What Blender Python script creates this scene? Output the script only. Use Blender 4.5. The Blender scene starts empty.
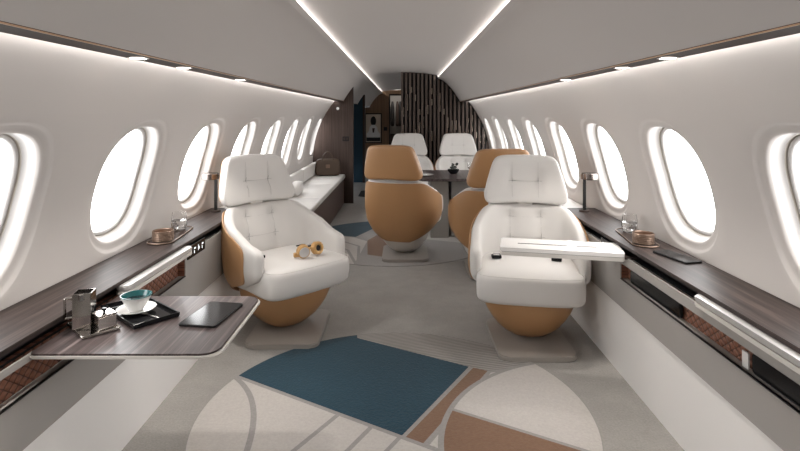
import bpy, bmesh, math, random
from mathutils import Vector, Matrix
random.seed(7)
PI = math.pi
S = bpy.context.scene
COL = S.collection

# ------------------------------------------------------------------ materials
MATS = {}
def mat(name, col, rough=0.5, metal=0.0, emit=0.0, spec=0.5, coat=0.0, trans=0.0, ior=1.45, sheen=0.0):
    if name in MATS: return MATS[name]
    m = bpy.data.materials.new(name); m.use_nodes = True
    b = m.node_tree.nodes['Principled BSDF']
    b.inputs['Base Color'].default_value = (*col, 1)
    b.inputs['Roughness'].default_value = rough
    b.inputs['Metallic'].default_value = metal
    b.inputs['Specular IOR Level'].default_value = spec
    b.inputs['Coat Weight'].default_value = coat
    b.inputs['Transmission Weight'].default_value = trans
    b.inputs['IOR'].default_value = ior
    b.inputs['Sheen Weight'].default_value = sheen
    if emit:
        b.inputs['Emission Color'].default_value = (*col, 1)
        b.inputs['Emission Strength'].default_value = emit
    MATS[name] = m
    return m

def add_noise_bump(m, scale, strength, dist=0.001, stretch=(1, 1, 1), colvar=0.0, detail=4):
    nt = m.node_tree; n = nt.nodes; l = nt.links; b = n['Principled BSDF']
    tc = n.new('ShaderNodeTexCoord'); mp = n.new('ShaderNodeMapping'); mp.inputs['Scale'].default_value = stretch
    no = n.new('ShaderNodeTexNoise'); no.inputs['Scale'].default_value = scale; no.inputs['Detail'].default_value = detail
    l.new(tc.outputs['Object'], mp.inputs['Vector']); l.new(mp.outputs[0], no.inputs['Vector'])
    if strength:
        bu = n.new('ShaderNodeBump'); bu.inputs['Strength'].default_value = strength; bu.inputs['Distance'].default_value = dist
        l.new(no.outputs['Fac'], bu.inputs['Height']); l.new(bu.outputs[0], b.inputs['Normal'])
    if colvar:
        c = b.inputs['Base Color'].default_value[:3]
        r = n.new('ShaderNodeValToRGB')
        r.color_ramp.elements[0].position = 0.3; r.color_ramp.elements[1].position = 0.7
        r.color_ramp.elements[0].color = (*[x*(1-colvar) for x in c], 1)
        r.color_ramp.elements[1].color = (*[min(1, x*(1+colvar)) for x in c], 1)
        l.new(no.outputs['Fac'], r.inputs[0]); l.new(r.outputs[0], b.inputs['Base Color'])
    return m

def wood(name, c0, c1, c2, rough=0.35, axis='Y', scale=1.0, coat=0.15):
    if name in MATS: return MATS[name]
    m = mat(name, c1, rough, coat=coat, spec=0.3)
    nt = m.node_tree; n = nt.nodes; l = nt.links; b = n['Principled BSDF']
    tc = n.new('ShaderNodeTexCoord')
    st = {'Y': (60, 1.6, 60), 'Z': (60, 60, 1.4), 'X': (1.6, 60, 60)}[axis]
    mp = n.new('ShaderNodeMapping'); mp.inputs['Scale'].default_value = [v*scale for v in st]
    no = n.new('ShaderNodeTexNoise'); no.inputs['Scale'].default_value = 1.0; no.inputs['Detail'].default_value = 6
    no.inputs['Distortion'].default_value = 0.4; no.inputs['Roughness'].default_value = 0.65
    r = n.new('ShaderNodeValToRGB'); e = r.color_ramp.elements
    e[0].position = 0.32; e[0].color = (*c0, 1); e[1].position = 0.72; e[1].color = (*c2, 1)
    k = e.new(0.52); k.color = (*c1, 1)
    l.new(tc.outputs['Object'], mp.inputs[0]); l.new(mp.outputs[0], no.inputs['Vector'])
    l.new(no.outputs['Fac'], r.inputs[0]); l.new(r.outputs[0], b.inputs['Base Color'])
    return m

M_WALL = mat('sidewall', (0.585, 0.55, 0.525), 0.55)
M_CEIL = mat('ceiling_fabric', (0.47, 0.44, 0.42), 0.6)
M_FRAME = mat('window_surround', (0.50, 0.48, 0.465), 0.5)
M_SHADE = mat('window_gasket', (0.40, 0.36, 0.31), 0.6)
M_PANE = mat('bright_pane', (0.985, 0.995, 1.0), 0.3, emit=4.4)
M_LED = mat('led_strip', (1.0, 0.985, 0.965), 0.5, emit=7.0)
M_LEDW = mat('led_wash', (1.0, 0.985, 0.965), 0.5, emit=9.0)
M_LAMP = mat('downlight_lens', (1.0, 0.92, 0.82), 0.3, emit=12.0)
M_WOOD = wood('dark_wood', (0.012, 0.008, 0.007), (0.035, 0.024, 0.021), (0.085, 0.060, 0.052), 0.5, coat=0.0)
M_WOODT = wood('table_wood', (0.022, 0.016, 0.016), (0.070, 0.052, 0.050), (0.19, 0.15, 0.145), 0.36, coat=0.05)
M_WOODZ = wood('panel_wood', (0.035, 0.022, 0.018), (0.06, 0.040, 0.033), (0.085, 0.058, 0.048), 0.45, 'Z', coat=0.0)
M_BAND = mat('bronze_band', (0.045, 0.031, 0.026), 0.6, 0.0, spec=0.25)
M_BAND2 = mat('dark_nickel', (0.20, 0.17, 0.155), 0.25, 0.9)
M_COPPER = mat('copper_line', (0.42, 0.27, 0.17), 0.35, 0.8)
M_WHITEP = add_noise_bump(mat('white_panel', (0.86, 0.84, 0.82), 0.38, coat=0.1), 3, 0)
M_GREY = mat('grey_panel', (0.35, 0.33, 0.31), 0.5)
M_CREAM = mat('cream_panel', (0.52, 0.475, 0.42), 0.5)
M_BLACK = mat('black_gloss', (0.010, 0.010, 0.011), 0.12, spec=0.22)
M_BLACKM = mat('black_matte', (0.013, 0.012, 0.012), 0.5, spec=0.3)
M_SILVER = mat('brushed_silver', (0.58, 0.56, 0.55), 0.42, 0.6)
M_CHROME = mat('polished_steel', (0.55, 0.52, 0.49), 0.12, 1.0)
M_TRIMW = mat('pale_trim', (0.68, 0.65, 0.61), 0.3, 0.2)
M_LEATHW = add_noise_bump(mat('white_leather', (0.645, 0.62, 0.595), 0.5, sheen=0.1), 260, 0.15, 0.0006)
M_LEATHT = add_noise_bump(mat('tan_leather', (0.41, 0.225, 0.104), 0.42), 260, 0.15, 0.0006)
M_BASE = mat('chair_base_paint', (0.29, 0.265, 0.24), 0.45)
M_CREASE = mat('crease_shade', (0.50, 0.48, 0.46), 0.7)  # crease lines between tufts: shade of the folds put into a darker colour
M_SEAM = mat('seam_and_crease', (0.30, 0.28, 0.27), 0.7)  # dark tuft crosses, lengthened to draw the creases' shade in colour
M_COPG = mat('copper_bowl', (0.22, 0.15, 0.11), 0.3, 0.6)
M_GLASS = mat('clear_glass', (0.98, 0.98, 0.98), 0.02, trans=1.0)
M_BROWNB = add_noise_bump(mat('brown_bag_leather', (0.065, 0.04, 0.025), 0.55), 60, 0.3, 0.002)
M_SOFAF = mat('sofa_base_brown', (0.11, 0.065, 0.052), 0.4)
M_BLUE = mat('deep_blue_panel', (0.012, 0.05, 0.085), 0.6)
M_BULK = wood('brown_bulkhead', (0.17, 0.10, 0.06), (0.21, 0.125, 0.075), (0.25, 0.15, 0.09), 0.6, 'Z', 0.4, 0)
M_SLATB = mat('slat_backing', (0.008, 0.006, 0.006), 0.7)
M_SLAT = wood('slat_wood', (0.045, 0.032, 0.028), (0.09, 0.066, 0.056), (0.16, 0.125, 0.105), 0.4, 'Z', 1.0, 0)
M_SLATL = mat('slat_inlay', (0.38, 0.31, 0.25), 0.4, 0.3)
M_PORC = mat('porcelain', (0.78, 0.77, 0.75), 0.15, coat=0.4)
M_TEALG = mat('teal_glaze', (0.01, 0.09, 0.095), 0.15, coat=0.4)
M_COFFEE = mat('dark_coffee', (0.012, 0.014, 0.016), 0.08)
M_GOLD = mat('tan_gold', (0.50, 0.30, 0.12), 0.35, 0.35)
M_WHITE = mat('white_ink', (0.85, 0.85, 0.85), 0.5)
M_PRINT = mat('art_print_paper', (0.62, 0.52, 0.42), 0.6)
M_ICON = mat('icon_white', (0.9, 0.9, 0.9), 0.5, emit=0.6)

def carpet(name, c, var=0.13):
    return add_noise_bump(mat(name, c, 0.95, spec=0.1, sheen=0.2), 90, 0.6, 0.004, colvar=var, detail=8)
def carpet_floor(name, c):
    m = mat(name, c, 0.95, spec=0.1, sheen=0.2)
    nt = m.node_tree; n = nt.nodes; l = nt.links; b = n['Principled BSDF']
    tc = n.new('ShaderNodeTexCoord')
    a = n.new('ShaderNodeTexNoise'); a.inputs['Scale'].default_value = 110; a.inputs['Detail'].default_value = 6
    g = n.new('ShaderNodeTexNoise'); g.inputs['Scale'].default_value = 5; g.inputs['Detail'].default_value = 7; g.inputs['Roughness'].default_value = 0.7
    l.new(tc.outputs['Object'], a.inputs['Vector']); l.new(tc.outputs['Object'], g.inputs['Vector'])
    mx = n.new('ShaderNodeMath'); mx.operation = 'ADD'; l.new(a.outputs['Fac'], mx.inputs[0]); l.new(g.outputs['Fac'], mx.inputs[1])
    r = n.new('ShaderNodeValToRGB'); e = r.color_ramp.elements
    dv = n.new('ShaderNodeMath'); dv.operation = 'MULTIPLY'; dv.inputs[1].default_value = 0.5
    l.new(mx.outputs[0], dv.inputs[0]); l.new(dv.outputs[0], r.inputs[0])
    e[0].position = 0.36; e[1].position = 0.66
    e[0].color = (*[x*0.84 for x in c], 1); e[1].color = (*[x*1.14 for x in c], 1)
    l.new(r.outputs[0], b.inputs['Base Color'])
    bu = n.new('ShaderNodeBump'); bu.inputs['Strength'].default_value = 0.5; bu.inputs['Distance'].default_value = 0.004
    l.new(a.outputs['Fac'], bu.inputs['Height']); l.new(bu.outputs[0], b.inputs['Normal'])
    return m
M_FLOOR = carpet_floor('grey_carpet', (0.285, 0.27, 0.252))
C_CREAM = carpet('cream_pile', (0.44, 0.41, 0.385), 0.06)
C_TEAL = carpet('teal_pile', (0.008, 0.038, 0.060), 0.14)
C_BROWN = carpet('rust_brown_pile', (0.175, 0.100, 0.062), 0.08)
C_LINE = carpet('grey_line_pile', (0.265, 0.25, 0.238), 0.08)
C_RIB = mat('ribbed_pile', (0.27, 0.25, 0.23), 0.9, spec=0.1)
def _rib():
    nt = C_RIB.node_tree; n = nt.nodes; l = nt.links; b = n['Principled BSDF']
    tc = n.new('ShaderNodeTexCoord'); w = n.new('ShaderNodeTexWave')
    mp = n.new('ShaderNodeMapping'); mp.inputs['Rotation'].default_value = (0, 0, math.radians(-14))
    w.inputs['Scale'].default_value = 16; w.inputs['Distortion'].default_value = 0.15; w.bands_direction = 'Y'
    l.new(tc.outputs['Object'], mp.inputs[0]); l.new(mp.outputs[0], w.inputs['Vector'])
    r = n.new('ShaderNodeValToRGB'); e = r.color_ramp.elements
    e[0].color = (0.22, 0.205, 0.195, 1); e[1].color = (0.35, 0.33, 0.31, 1)
    l.new(w.outputs['Fac'], r.inputs[0]); l.new(r.outputs[0], b.inputs['Base Color'])
    bu = n.new('ShaderNodeBump'); bu.inputs['Distance'].default_value = 0.004
    l.new(w.outputs['Fac'], bu.inputs['Height']); l.new(bu.outputs[0], b.inputs['Normal'])
_rib()
def quilt():
    m = mat('quilted_leather', (0.24, 0.10, 0.06), 0.5)
    nt = m.node_tree; n = nt.nodes; l = nt.links; b = n['Principled BSDF']
    tc = n.new('ShaderNodeTexCoord'); sx = n.new('ShaderNodeSeparateXYZ'); l.new(tc.outputs['Object'], sx.inputs[0])
    def mth(op, a, bb=None):
        q = n.new('ShaderNodeMath'); q.operation = op
        for i, v in enumerate((a, bb)):
            if v is None: continue
            if isinstance(v, (int, float)): q.inputs[i].default_value = v
            else: l.new(v, q.inputs[i])
        return q.outputs[0]
    zz = mth('MULTIPLY', sx.outputs['Z'], 1.3)
    u = mth('ABSOLUTE', mth('SINE', mth('MULTIPLY', mth('ADD', sx.outputs['Y'], zz), 75)))
    v = mth('ABSOLUTE', mth('SINE', mth('MULTIPLY', mth('SUBTRACT', sx.outputs['Y'], zz), 75)))
    h = mth('POWER', mth('MULTIPLY', u, v), 0.4)
    r = n.new('ShaderNodeValToRGB'); e = r.color_ramp.elements
    e[0].color = (0.10, 0.042, 0.027, 1); e[0].position = 0.25; e[1].color = (0.27, 0.115, 0.07, 1); e[1].position = 0.6
    l.new(h, r.inputs[0]); l.new(r.outputs[0], b.inputs['Base Color'])
    bu = n.new('ShaderNodeBump'); bu.inputs['Distance'].default_value = 0.006
    l.new(h, bu.inputs['Height']); l.new(bu.outputs[0], b.inputs['Normal'])
    return m
M_QUILT = quilt()

# ------------------------------------------------------------------ helpers
def obj(name, bm, mats, parent=None, smooth=False, angle=35):
    me = bpy.data.meshes.new(name)
    bmesh.ops.recalc_face_normals(bm, faces=bm.faces[:])
    if smooth:
        for f in bm.faces: f.smooth = True
        for e in bm.edges:
            if len(e.link_faces) == 2 and e.calc_face_angle(0) > math.radians(angle): e.smooth = False
    bm.to_mesh(me); bm.free()
    for m in (mats if isinstance(mats, (list, tuple)) else [mats]): me.materials.append(m)
    o = bpy.data.objects.new(name, me); COL.objects.link(o)
    if parent: o.parent = parent
    return o

def tag(o, label, cat, group=None):
    o['label'] = label; o['category'] = cat
    if group: o['group'] = group
    return o
def struct(o):
    o['kind'] = 'structure'; return o
def thing(name, label, cat, loc=(0, 0, 0), rz=0, group=None):
    o = bpy.data.objects.new(name, None); COL.objects.link(o)
    o.empty_display_size = 0.05
    o.location = loc; o.rotation_euler = (0, 0, rz)
    return tag(o, label, cat, group)
def copy_tree(o, parent=None):
    c = o.copy(); COL.objects.link(c)
    if parent: c.parent = parent
    for ch in list(o.children): copy_tree(ch, c)
    return c

def add_box(bm, x0, x1, y0, y1, z0, z1, bev=0.0, seg=2, M=None, mi=0):
    r = bmesh.ops.create_cube(bm, size=1)
    vs = r['verts']
    for v in vs:
        v.co = Vector(((x0+x1)/2 + v.co.x*(x1-x0), (y0+y1)/2 + v.co.y*(y1-y0), (z0+z1)/2 + v.co.z*(z1-z0)))
    fs = set(f for v in vs for f in v.link_faces)
    if bev:
        es = list(set(e for v in vs for e in v.link_edges))
        rr = bmesh.ops.bevel(bm, geom=es, offset=bev, segments=seg, affect='EDGES', profile=0.5)
        vs = list(set(v for f in rr['faces'] for v in f.verts) | set(v for v in vs if v.is_valid))
        fs = set(f for v in vs for f in v.link_faces)
    for f in fs: f.material_index = mi
    if M is not None:
        for v in vs: v.co = M @ v.co
def box(*a, **k):
    bm = bmesh.new(); add_box(bm, *a, **k); return bm

def add_prism(bm, pts, z0, z1, bev=0.0, mi=0, seg=2, M=None):
    """pts: plan polygon (x, y), extruded z0..z1"""
    a = [bm.verts.new((x, y, z0)) for x, y in pts]
    b = [bm.verts.new((x, y, z1)) for x, y in pts]
    n = len(pts); fs = [bm.faces.new(a[::-1]), bm.faces.new(b)]
    for i in range(n): fs.append(bm.faces.new((a[i], a[(i+1) % n], b[(i+1) % n], b[i])))
    vs = a+b
    for f in fs: f.material_index = mi
    if bev:
        es = [e for e in set(e for v in vs for e in v.link_edges) if abs(e.verts[0].co.z-e.verts[1].co.z) < 1e-6]
        rr = bmesh.ops.bevel(bm, geom=es, offset=bev, segments=seg, affect='EDGES')
        vs = [v for v in set(v for f in rr['faces'] for v in f.verts) | set(v for v in vs if v.is_valid)]
    if M is not None:
        for v in set(vs): v.co = M @ v.co
def rrect(x0, x1, y0, y1, r, n=6):
    out = []
    for cx, cy, a0 in ((x1-r, y1-r, 0), (x0+r, y1-r, 90), (x0+r, y0+r, 180), (x1-r, y0+r, 270)):
        for i in range(n+1):
            a = math.radians(a0+90*i/n); out.append((cx+r*math.cos(a), cy+r*math.sin(a)))
    return out

def add_lathe(bm, prof, n=32, loc=(0, 0, 0), mi=0, M=None):
    rings = []
    for r, z in prof:
        if r < 1e-6: rings.append([bm.verts.new((0, 0, z))])
        else: rings.append([bm.verts.new((r*math.cos(2*PI*i/n), r*math.sin(2*PI*i/n), z)) for i in range(n)])
    for a, b in zip(rings, rings[1:]):
        for i in range(n):
            j = (i+1) % n
            if len(a) == 1 and len(b) == 1: continue
            if len(a) == 1: f = bm.faces.new((a[0], b[i], b[j]))
            elif len(b) == 1: f = bm.faces.new((a[i], b[0], a[j]))
            else: f = bm.faces.new((a[i], b[i], b[j], a[j]))
            f.material_index = mi
    for rg in rings:
        for v in rg:
            if M is not None: v.co = M @ v.co
            v.co += Vector(loc)
def lathe(prof, n=32, **k):
    bm = bmesh.new(); add_lathe(bm, prof, n, **k); return bm

def add_tube(bm, pts, r, n=8, closed=False, mi=0):
    pts = [Vector(p) for p in pts]; rings = []; N = len(pts)
    up = Vector((0.123, 0.321, 0.9)).normalized()
    for i, p in enumerate(pts):
        a = pts[(i-1) % N] if (i or closed) else p
        b = pts[(i+1) % N] if (i < N-1 or closed) else p
        t = (b-a).normalized()
        s = t.cross(up).normalized(); w = s.cross(t)
        rings.append([bm.verts.new(p + r*(math.cos(2*PI*k/n)*s + math.sin(2*PI*k/n)*w)) for k in range(n)])
    for i in range(N if closed else N-1):
        a, b = rings[i], rings[(i+1) % N]
        for k in range(n):
            f = bm.faces.new((a[k], a[(k+1) % n], b[(k+1) % n], b[k])); f.material_index = mi
    if not closed:
        bm.faces.new(rings[0][::-1]).material_index = mi; bm.faces.new(rings[-1]).material_index = mi

def sgp(v, p): return math.copysign(abs(v)**p, v)
def superell(bm, hx, hy, hz, e1=0.4, e2=0.4, nu=40, nv=24, fn=None, mi=0):
    """superellipsoid; e1 vertical roundness, e2 plan roundness (small = boxy)"""
    rows = []
    for j in range(nv+1):
        ph = -PI/2 + PI*j/nv
        row = []
        for i in range(nu):
            th = 2*PI*i/nu
            cp = sgp(math.cos(ph), e1)
            v = Vector((hx*cp*sgp(math.cos(th), e2), hy*cp*sgp(math.sin(th), e2), hz*sgp(math.sin(ph), e1)))
            row.append(v)
        rows.append(row)
    vr = []
    for j, row in enumerate(rows):
        if j in (0, nv):
            v = row[0]; v = Vector((0, 0, v.z))
            vr.append([bm.verts.new(fn(v) if fn else v)])
        else: vr.append([bm.verts.new(fn(v) if fn else v) for v in row])
    for a, b in zip(vr, vr[1:]):
        for i in range(nu):
            k = (i+1) % nu
            if len(a) == 1: f = bm.faces.new((a[0], b[k], b[i]))
            elif len(b) == 1: f = bm.faces.new((a[i], a[k], b[0]))
            else: f = bm.faces.new((a[i], a[k], b[k], b[i]))
            f.material_index = mi

def R(z, loc=(0, 0, 0)): return Matrix.Translation(loc) @ Matrix.Rotation(z, 4, 'Z')

# ------------------------------------------------------------------ cabin shell
Y0, Y1 = -1.4, 8.40           # cabin, from behind the camera to the slatted bulkhead
YE = 14.4                      # far bulkhead of the passage
RW, ZC = 1.37, 0.66            # sidewall: arc of radius RW about height ZC
def wallp(side, y, arc, d=0.0):
    """point on the sidewall; arc = arc length from widest height, d = depth outward"""
    a = arc/RW
    return Vector((side*(RW+d)*math.cos(a), y, ZC+(RW+d)*math.sin(a)))
A_LO, A_HI = -0.50, 0.995
W_C, W_HA, W_HY = 0.366, 0.276, 0.248
WY = [1.66+0.91*k for k in range(-2, 8)]
def oval(t, ha, hy, e=0.80):
    return sgp(math.cos(t), e)*hy, sgp(math.sin(t), e)*ha
NW = 56
def ring(bm, side, yc, ha, hy, d):
    return [bm.verts.new(wallp(side, yc+oval(2*PI*i/NW, ha, hy)[0], W_C+oval(2*PI*i/NW, ha, hy)[1], d)) for i in range(NW)]
def bridge(bm, a, b, mi=0):
    n = len(a)
    for i in range(n):
        f = bm.faces.new((a[i], a[(i+1) % n], b[(i+1) % n], b[i])); f.material_index = mi

def build_wall(side, name):
    bm = bmesh.new()
    def grid(y0, y1, a0, a1, ny, na):
        g = [[bm.verts.new(wallp(side, y0+(y1-y0)*i/ny, a0+(a1-a0)*j/na)) for j in range(na+1)] for i in range(ny+1)]
        for i in range(ny):
            for j in range(na):
                bm.faces.new((g[i][j], g[i+1][j], g[i+1][j+1], g[i][j+1]))
    ca0, ca1 = W_C-0.36, W_C+0.36
    ys, ye = WY[0]-0.455, WY[-1]+0.455-0.03
    ylast = WY[-1]+0.38
    grid(Y0, ys, ca0, ca1, 4, 20)
    grid(ylast, YE, ca0, ca1, 4, 20)
    grid(Y0, YE, A_LO, ca0, 4, 10); grid(Y0, YE, ca1, A_HI, 4, 10)
    for yc in WY:
        yr0 = 0.455; yr1 = 0.455 if yc != WY[-1] else 0.38
        outer = []
        for i in range(NW):
            t = 2*PI*i/NW; dx, dy = math.cos(t), math.sin(t)
            hx = yr1 if dx > 0 else yr0
            k = min(hx/abs(dx) if abs(dx) > 1e-9 else 9, 0.36/abs(dy) if abs(dy) > 1e-9 else 9)
            outer.append((yc+dx*k, W_C+dy*k))
        # make sure the rectangle's corners are present by snapping the nearest samples
        for cx, cy in ((yr1, .36), (-yr0, .36), (-yr0, -.36), (yr1, -.36)):
            q = min(range(NW), key=lambda i: (outer[i][0]-yc-cx)**2+(outer[i][1]-W_C-cy)**2)
            outer[q] = (yc+cx, W_C+cy)
        o = [bm.verts.new(wallp(side, y, a)) for y, a in outer]
        prev = o
        for f in (0.33, 0.66):
            rr = []
            for i in range(NW):
                oy, oa = oval(2*PI*i/NW, W_HA+.055, W_HY+.055)
                rr.append(bm.verts.new(wallp(side, outer[i][0]*(1-f)+(yc+oy)*f, outer[i][1]*(1-f)+(W_C+oa)*f)))
            bridge(bm, prev, rr); prev = rr
        for ex, d in ((.055, 0), (.049, .002), (.041, .008), (.034, .012), (.020, .013), (.010, .014), (.004, .017), (0, .026)):
            rr = ring(bm, side, yc, W_HA+ex, W_HY+ex, d); bridge(bm, prev, rr); prev = rr
    bmesh.ops.remove_doubles(bm, verts=bm.verts[:], dist=0.0004)
    return struct(obj(name, bm, M_WALL, smooth=True, angle=60))
wl = build_wall(-1, 'wall_left'); wr = build_wall(1, 'wall_right')

n = 0
for side in (-1, 1):
    for yc in WY:
        n += 1
        w = bpy.data.objects.new(f'window_{n}', None); COL.objects.link(w); struct(w)
        bm = bmesh.new(); prev = None
        for hh, d in ((0, .025), (-.006, .050), (-.012, .064), (-.016, .066)):
            rr = ring(bm, side, yc, W_HA+hh, W_HY+hh, d)
            if prev: bridge(bm, prev, rr)
            prev = rr
        obj('window_reveal', bm, M_FRAME, w, True, 50)
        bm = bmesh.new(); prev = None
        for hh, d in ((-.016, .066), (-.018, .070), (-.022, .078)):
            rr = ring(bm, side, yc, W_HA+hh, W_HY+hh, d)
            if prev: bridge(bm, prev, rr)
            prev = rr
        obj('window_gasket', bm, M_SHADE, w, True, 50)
        bm = bmesh.new(); prev = None
        for hh, d in ((-.022, .078), (-.022, .072), (-.026, .070), (-.034, .073), (-.038, .081), (-.040, .091)):
            rr = ring(bm, side, yc, W_HA+hh, W_HY+hh, d)
            if prev: bridge(bm, prev, rr)
            prev = rr
        obj('window_frame', bm, M_FRAME, w, True, 50)
        bm = bmesh.new()
        a = ring(bm, side, yc, W_HA-.039, W_HY-.039, .090); b = ring(bm, side, yc, W_HA-.039, W_HY-.039, .094)
        bridge(bm, a, b); bm.faces.new(a); bm.faces.new(b)
        obj('window_pane', bm, M_PANE, w)

# floor
struct(obj('floor', box(-1.3, 1.3, Y0, YE+1.5, -0.05, 0), M_FLOOR))

# ceiling: arched centre panel and two curved valances, joined by lit coves
def extrude_profile(bm, pts, y0, y1, mi=0, ny=1):
    rows = [[bm.verts.new((x, y0+(y1-y0)*k/ny, z)) for x, z in pts] for k in range(ny+1)]
    for a, b in zip(rows, rows[1:]):
        for i in range(len(pts)-1):
            f = bm.faces.new((a[i], a[i+1], b[i+1], b[i])); f.material_index = mi
cen = [(x/100, 2.02-0.055*(x/60)**2) for x in range(-60, 61, 5)]
bm = bmesh.new()
extrude_profile(bm, cen, Y0, YE)
struct(obj('ceiling', bm, M_CEIL, smooth=True))
def valance(side):
    P = [(.600, 1.966), (.600, 1.936), (.565, 1.934), (.548, 1.932), (.552, 1.926), (.575, 1.912)]
    for k in range(0, 13):                          # concave-down sweep to the bronze band
        t = k/12
        x = .575+(.898-.575)*t; z = 1.912-(1.912-1.566)*(t**1.55)
        P.append((x, z))
    P += [(.900, 1.560)]
    return [(side*x, z) for x, z in P]
for s, nm in ((-1, 'ceiling_valance_left'), (1, 'ceiling_valance_right')):
    bm = bmesh.new(); extrude_profile(bm, valance(s), Y0, YE)
    struct(obj('trim_1' if s < 0 else 'trim_2', bm, M_CEIL, smooth=True, angle=50))
    bm = bmesh.new()
    add_box(bm, min(s*.900, s*.992), max(s*.900, s*.992), Y0, YE, 1.553, 1.568)
    add_box(bm, min(s*.895, s*.900), max(s*.895, s*.900), Y0, YE, 1.553, 1.557, mi=1)
    struct(obj('trim_3' if s < 0 else 'trim_4', bm, [M_BAND, M_COPPER]))
    # cap over the wash light slot
    struct(obj('trim_5' if s < 0 else 'trim_6', box(min(s*.98, s*1.04), max(s*.98, s*1.04), Y0, YE, 1.572, 1.58), M_WALL))
    # light strips (tape lamps lying in the coves)
    yend = YE  # right strip extended unseen past the slatted bulkhead to brighten the passage
    o = obj('cove_light', box(min(s*.585, s*.590), max(s*.585, s*.590), Y0, yend, 1.944, 1.958), M_LED)
    tag(o, ('long white light strip in the ceiling cove left of the aisle' if s < 0 else
            'long white light strip in the ceiling cove right of the aisle'), 'light strip')
    o = obj('wall_wash_light', box(min(s*.996, s*1.006), max(s*.996, s*1.006), Y0, 8.1 if s < 0 else Y1, 1.561, 1.568), M_LEDW)
    tag(o, ('thin light strip above the left row of windows' if s < 0 else
            'thin light strip above the right row of windows'), 'light strip')

DL = [1.10, 1.905, 2.30, 3.10]
nthd = ['nearest the camera, beyond the frame edge', 'first and largest in view', 'second in view', 'third and farthest']
for s in (-1, 1):
    sd = 'left' if s < 0 else 'right'
    for k, y in enumerate(DL):
        t = thing('downlight', f'small round downlight over the {sd} windows, {nthd[k]}', 'ceiling light', (s*.946, y, 1.552), 0, f'downlights in the {sd} bronze band')
        obj('bezel', lathe([(.027, .0), (.036, -.0005), (.036, -.002), (.031, -.003), (.027, -.001)], 28), M_SILVER, t, True)
        obj('lens', lathe([(0, -.0025), (.027, -.0025), (.027, -.001), (0, -.001)], 28), M_LAMP, t, True)
        ld = bpy.data.lights.new('downlight_beam', 'SPOT'); ld.energy = 14; ld.spot_size = math.radians(80); ld.spot_blend = 0.8
        ld.shadow_soft_size = 0.03; ld.color = (1, .95, .89)
        lo = bpy.data.objects.new('downlight_beam', ld); COL.objects.link(lo); lo.parent = t
        lo.location = (0, 0, -.02)

# cross-section helper for bulkheads: ceiling height at x
def topz(x):
    a = abs(x)
    if a <= .552: return 2.02-0.055*(a/.60)**2
    if a <= .898:
        t = (a-.575)/(.898-.575); return 1.93 if t < 0 else 1.912-(1.912-1.566)*(t**1.55)
    if a <= 1.022: return 1.553
    return ZC+math.sqrt(max(0, RW*RW-a*a))
def wallx(z): return math.sqrt(RW*RW-(z-ZC)**2)

def bulkhead(x0, x1, nseg=40):
    """closed outline in (x,z) from x0 (inner/left) to x1, floor to ceiling profile"""
    top = []
    for i in range(nseg+1):
        x = x0+(x1-x0)*i/nseg; top.append((x, topz(x)))
    return top
def xz_prism(bm, pts, y0, y1, mi=0):
    a = [bm.verts.new((x, y0, z)) for x, z in pts]; b = [bm.verts.new((x, y1, z)) for x, z in pts]
    n = len(pts)
    for f in (bm.faces.new(a), bm.faces.new(b[::-1])): f.material_index = mi
    for i in range(n):
        f = bm.faces.new((a[i], b[i], b[(i+1) % n], a[(i+1) % n])); f.material_index = mi
def side_outline(s, xin, ztop_pts=True):
    """outline of a partition that fills from |x|=xin to the sidewall"""
    P = [(s*xin, 0), (s*xin, topz(xin))]
    x = xin
    while x < .90: x += .03; P.append((s*min(x, .90), topz(min(x, .898))))
    P += [(s*.90, 1.551), (s*1.055, 1.551)]
    for k in range(1, 16):
        z = 1.551-(1.551-.30)*k/15; P.append((s*(wallx(z)-.002), z))
    P += [(s*1.22, 0)]
    return P
bm = bmesh.new(); xz_prism(bm, side_outline(-1, .755), 8.10, 8.16)
pw = struct(obj('wall_partition_left', bm, M_WOODZ)); pw.name = 'wall_left_partition'
# fittings on the partition
o = obj('call_button', lathe([(0, 0), (.022, 0), (.022, .012), (.016, .016), (0, .016)], 20, M=Matrix.Rotation(PI/2, 4, 'X')), M_WHITE, smooth=True)
o.location = (-.99, 8.10, 1.44); tag(o, 'small round white button high on the dark wood partition', 'button')
t = thing('switch_plate', 'dark rectangular switch plate on the dark wood partition', 'switch', (-.87, 8.10, .98))
obj('plate', box(-.05, .05, -.008, 0, -.035, .035, bev=.004), M_BLACKM, t)
for dx in (-.022, .022): obj('key', box(dx-.014, dx+.014, -.012, -.008, -.02, .02), M_BAND, t)

# second partition with blue face and wood end post
bm = bmesh.new(); xz_prism(bm, side_outline(-1, .80), 10.6, 10.66, 0)
add_box(bm, -.80, -.755, 10.57, 10.69, 0, topz(.78), mi=1)
struct(obj('wall_left_screen', bm, [M_BLUE, M_WOODZ]))
# far bulkhead with a doorway
bm = bmesh.new()
xz_prism(bm, side_outline(-1, .60), YE, YE+.06)
P = [(-.60, 0)]+[(x/100, topz(x/100)) for x in range(-60, -34, 5)]+[(-.345, topz(.345)), (-.345, 0)]
xz_prism(bm, P, YE, YE+.06)
xz_prism(bm, [(-.345, 1.86), (-.345, topz(.345)), (0, 2.02), (0.6, topz(.54)), (.6, 1.86)], YE, YE+.06)
xz_prism(bm, [(-.02, 0), (-.02, 1.86), (.6, 1.86), (.6, 0)], YE, YE+.06)
xz_prism(bm, side_outline(1, .60), YE, YE+.06)
struct(obj('wall_far', bm, M_BULK))
bm = bmesh.new()
add_box(bm, -.375, -.345, YE-.02, YE+.07, 0, 1.89); add_box(bm, -.02, .01, YE-.02, YE+.07, 0, 1.89)
add_box(bm, -.375, .01, YE-.02, YE+.07, 1.86, 1.90)
struct(obj('door_1', bm, M_BLACKM))
bm = bmesh.new()
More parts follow.
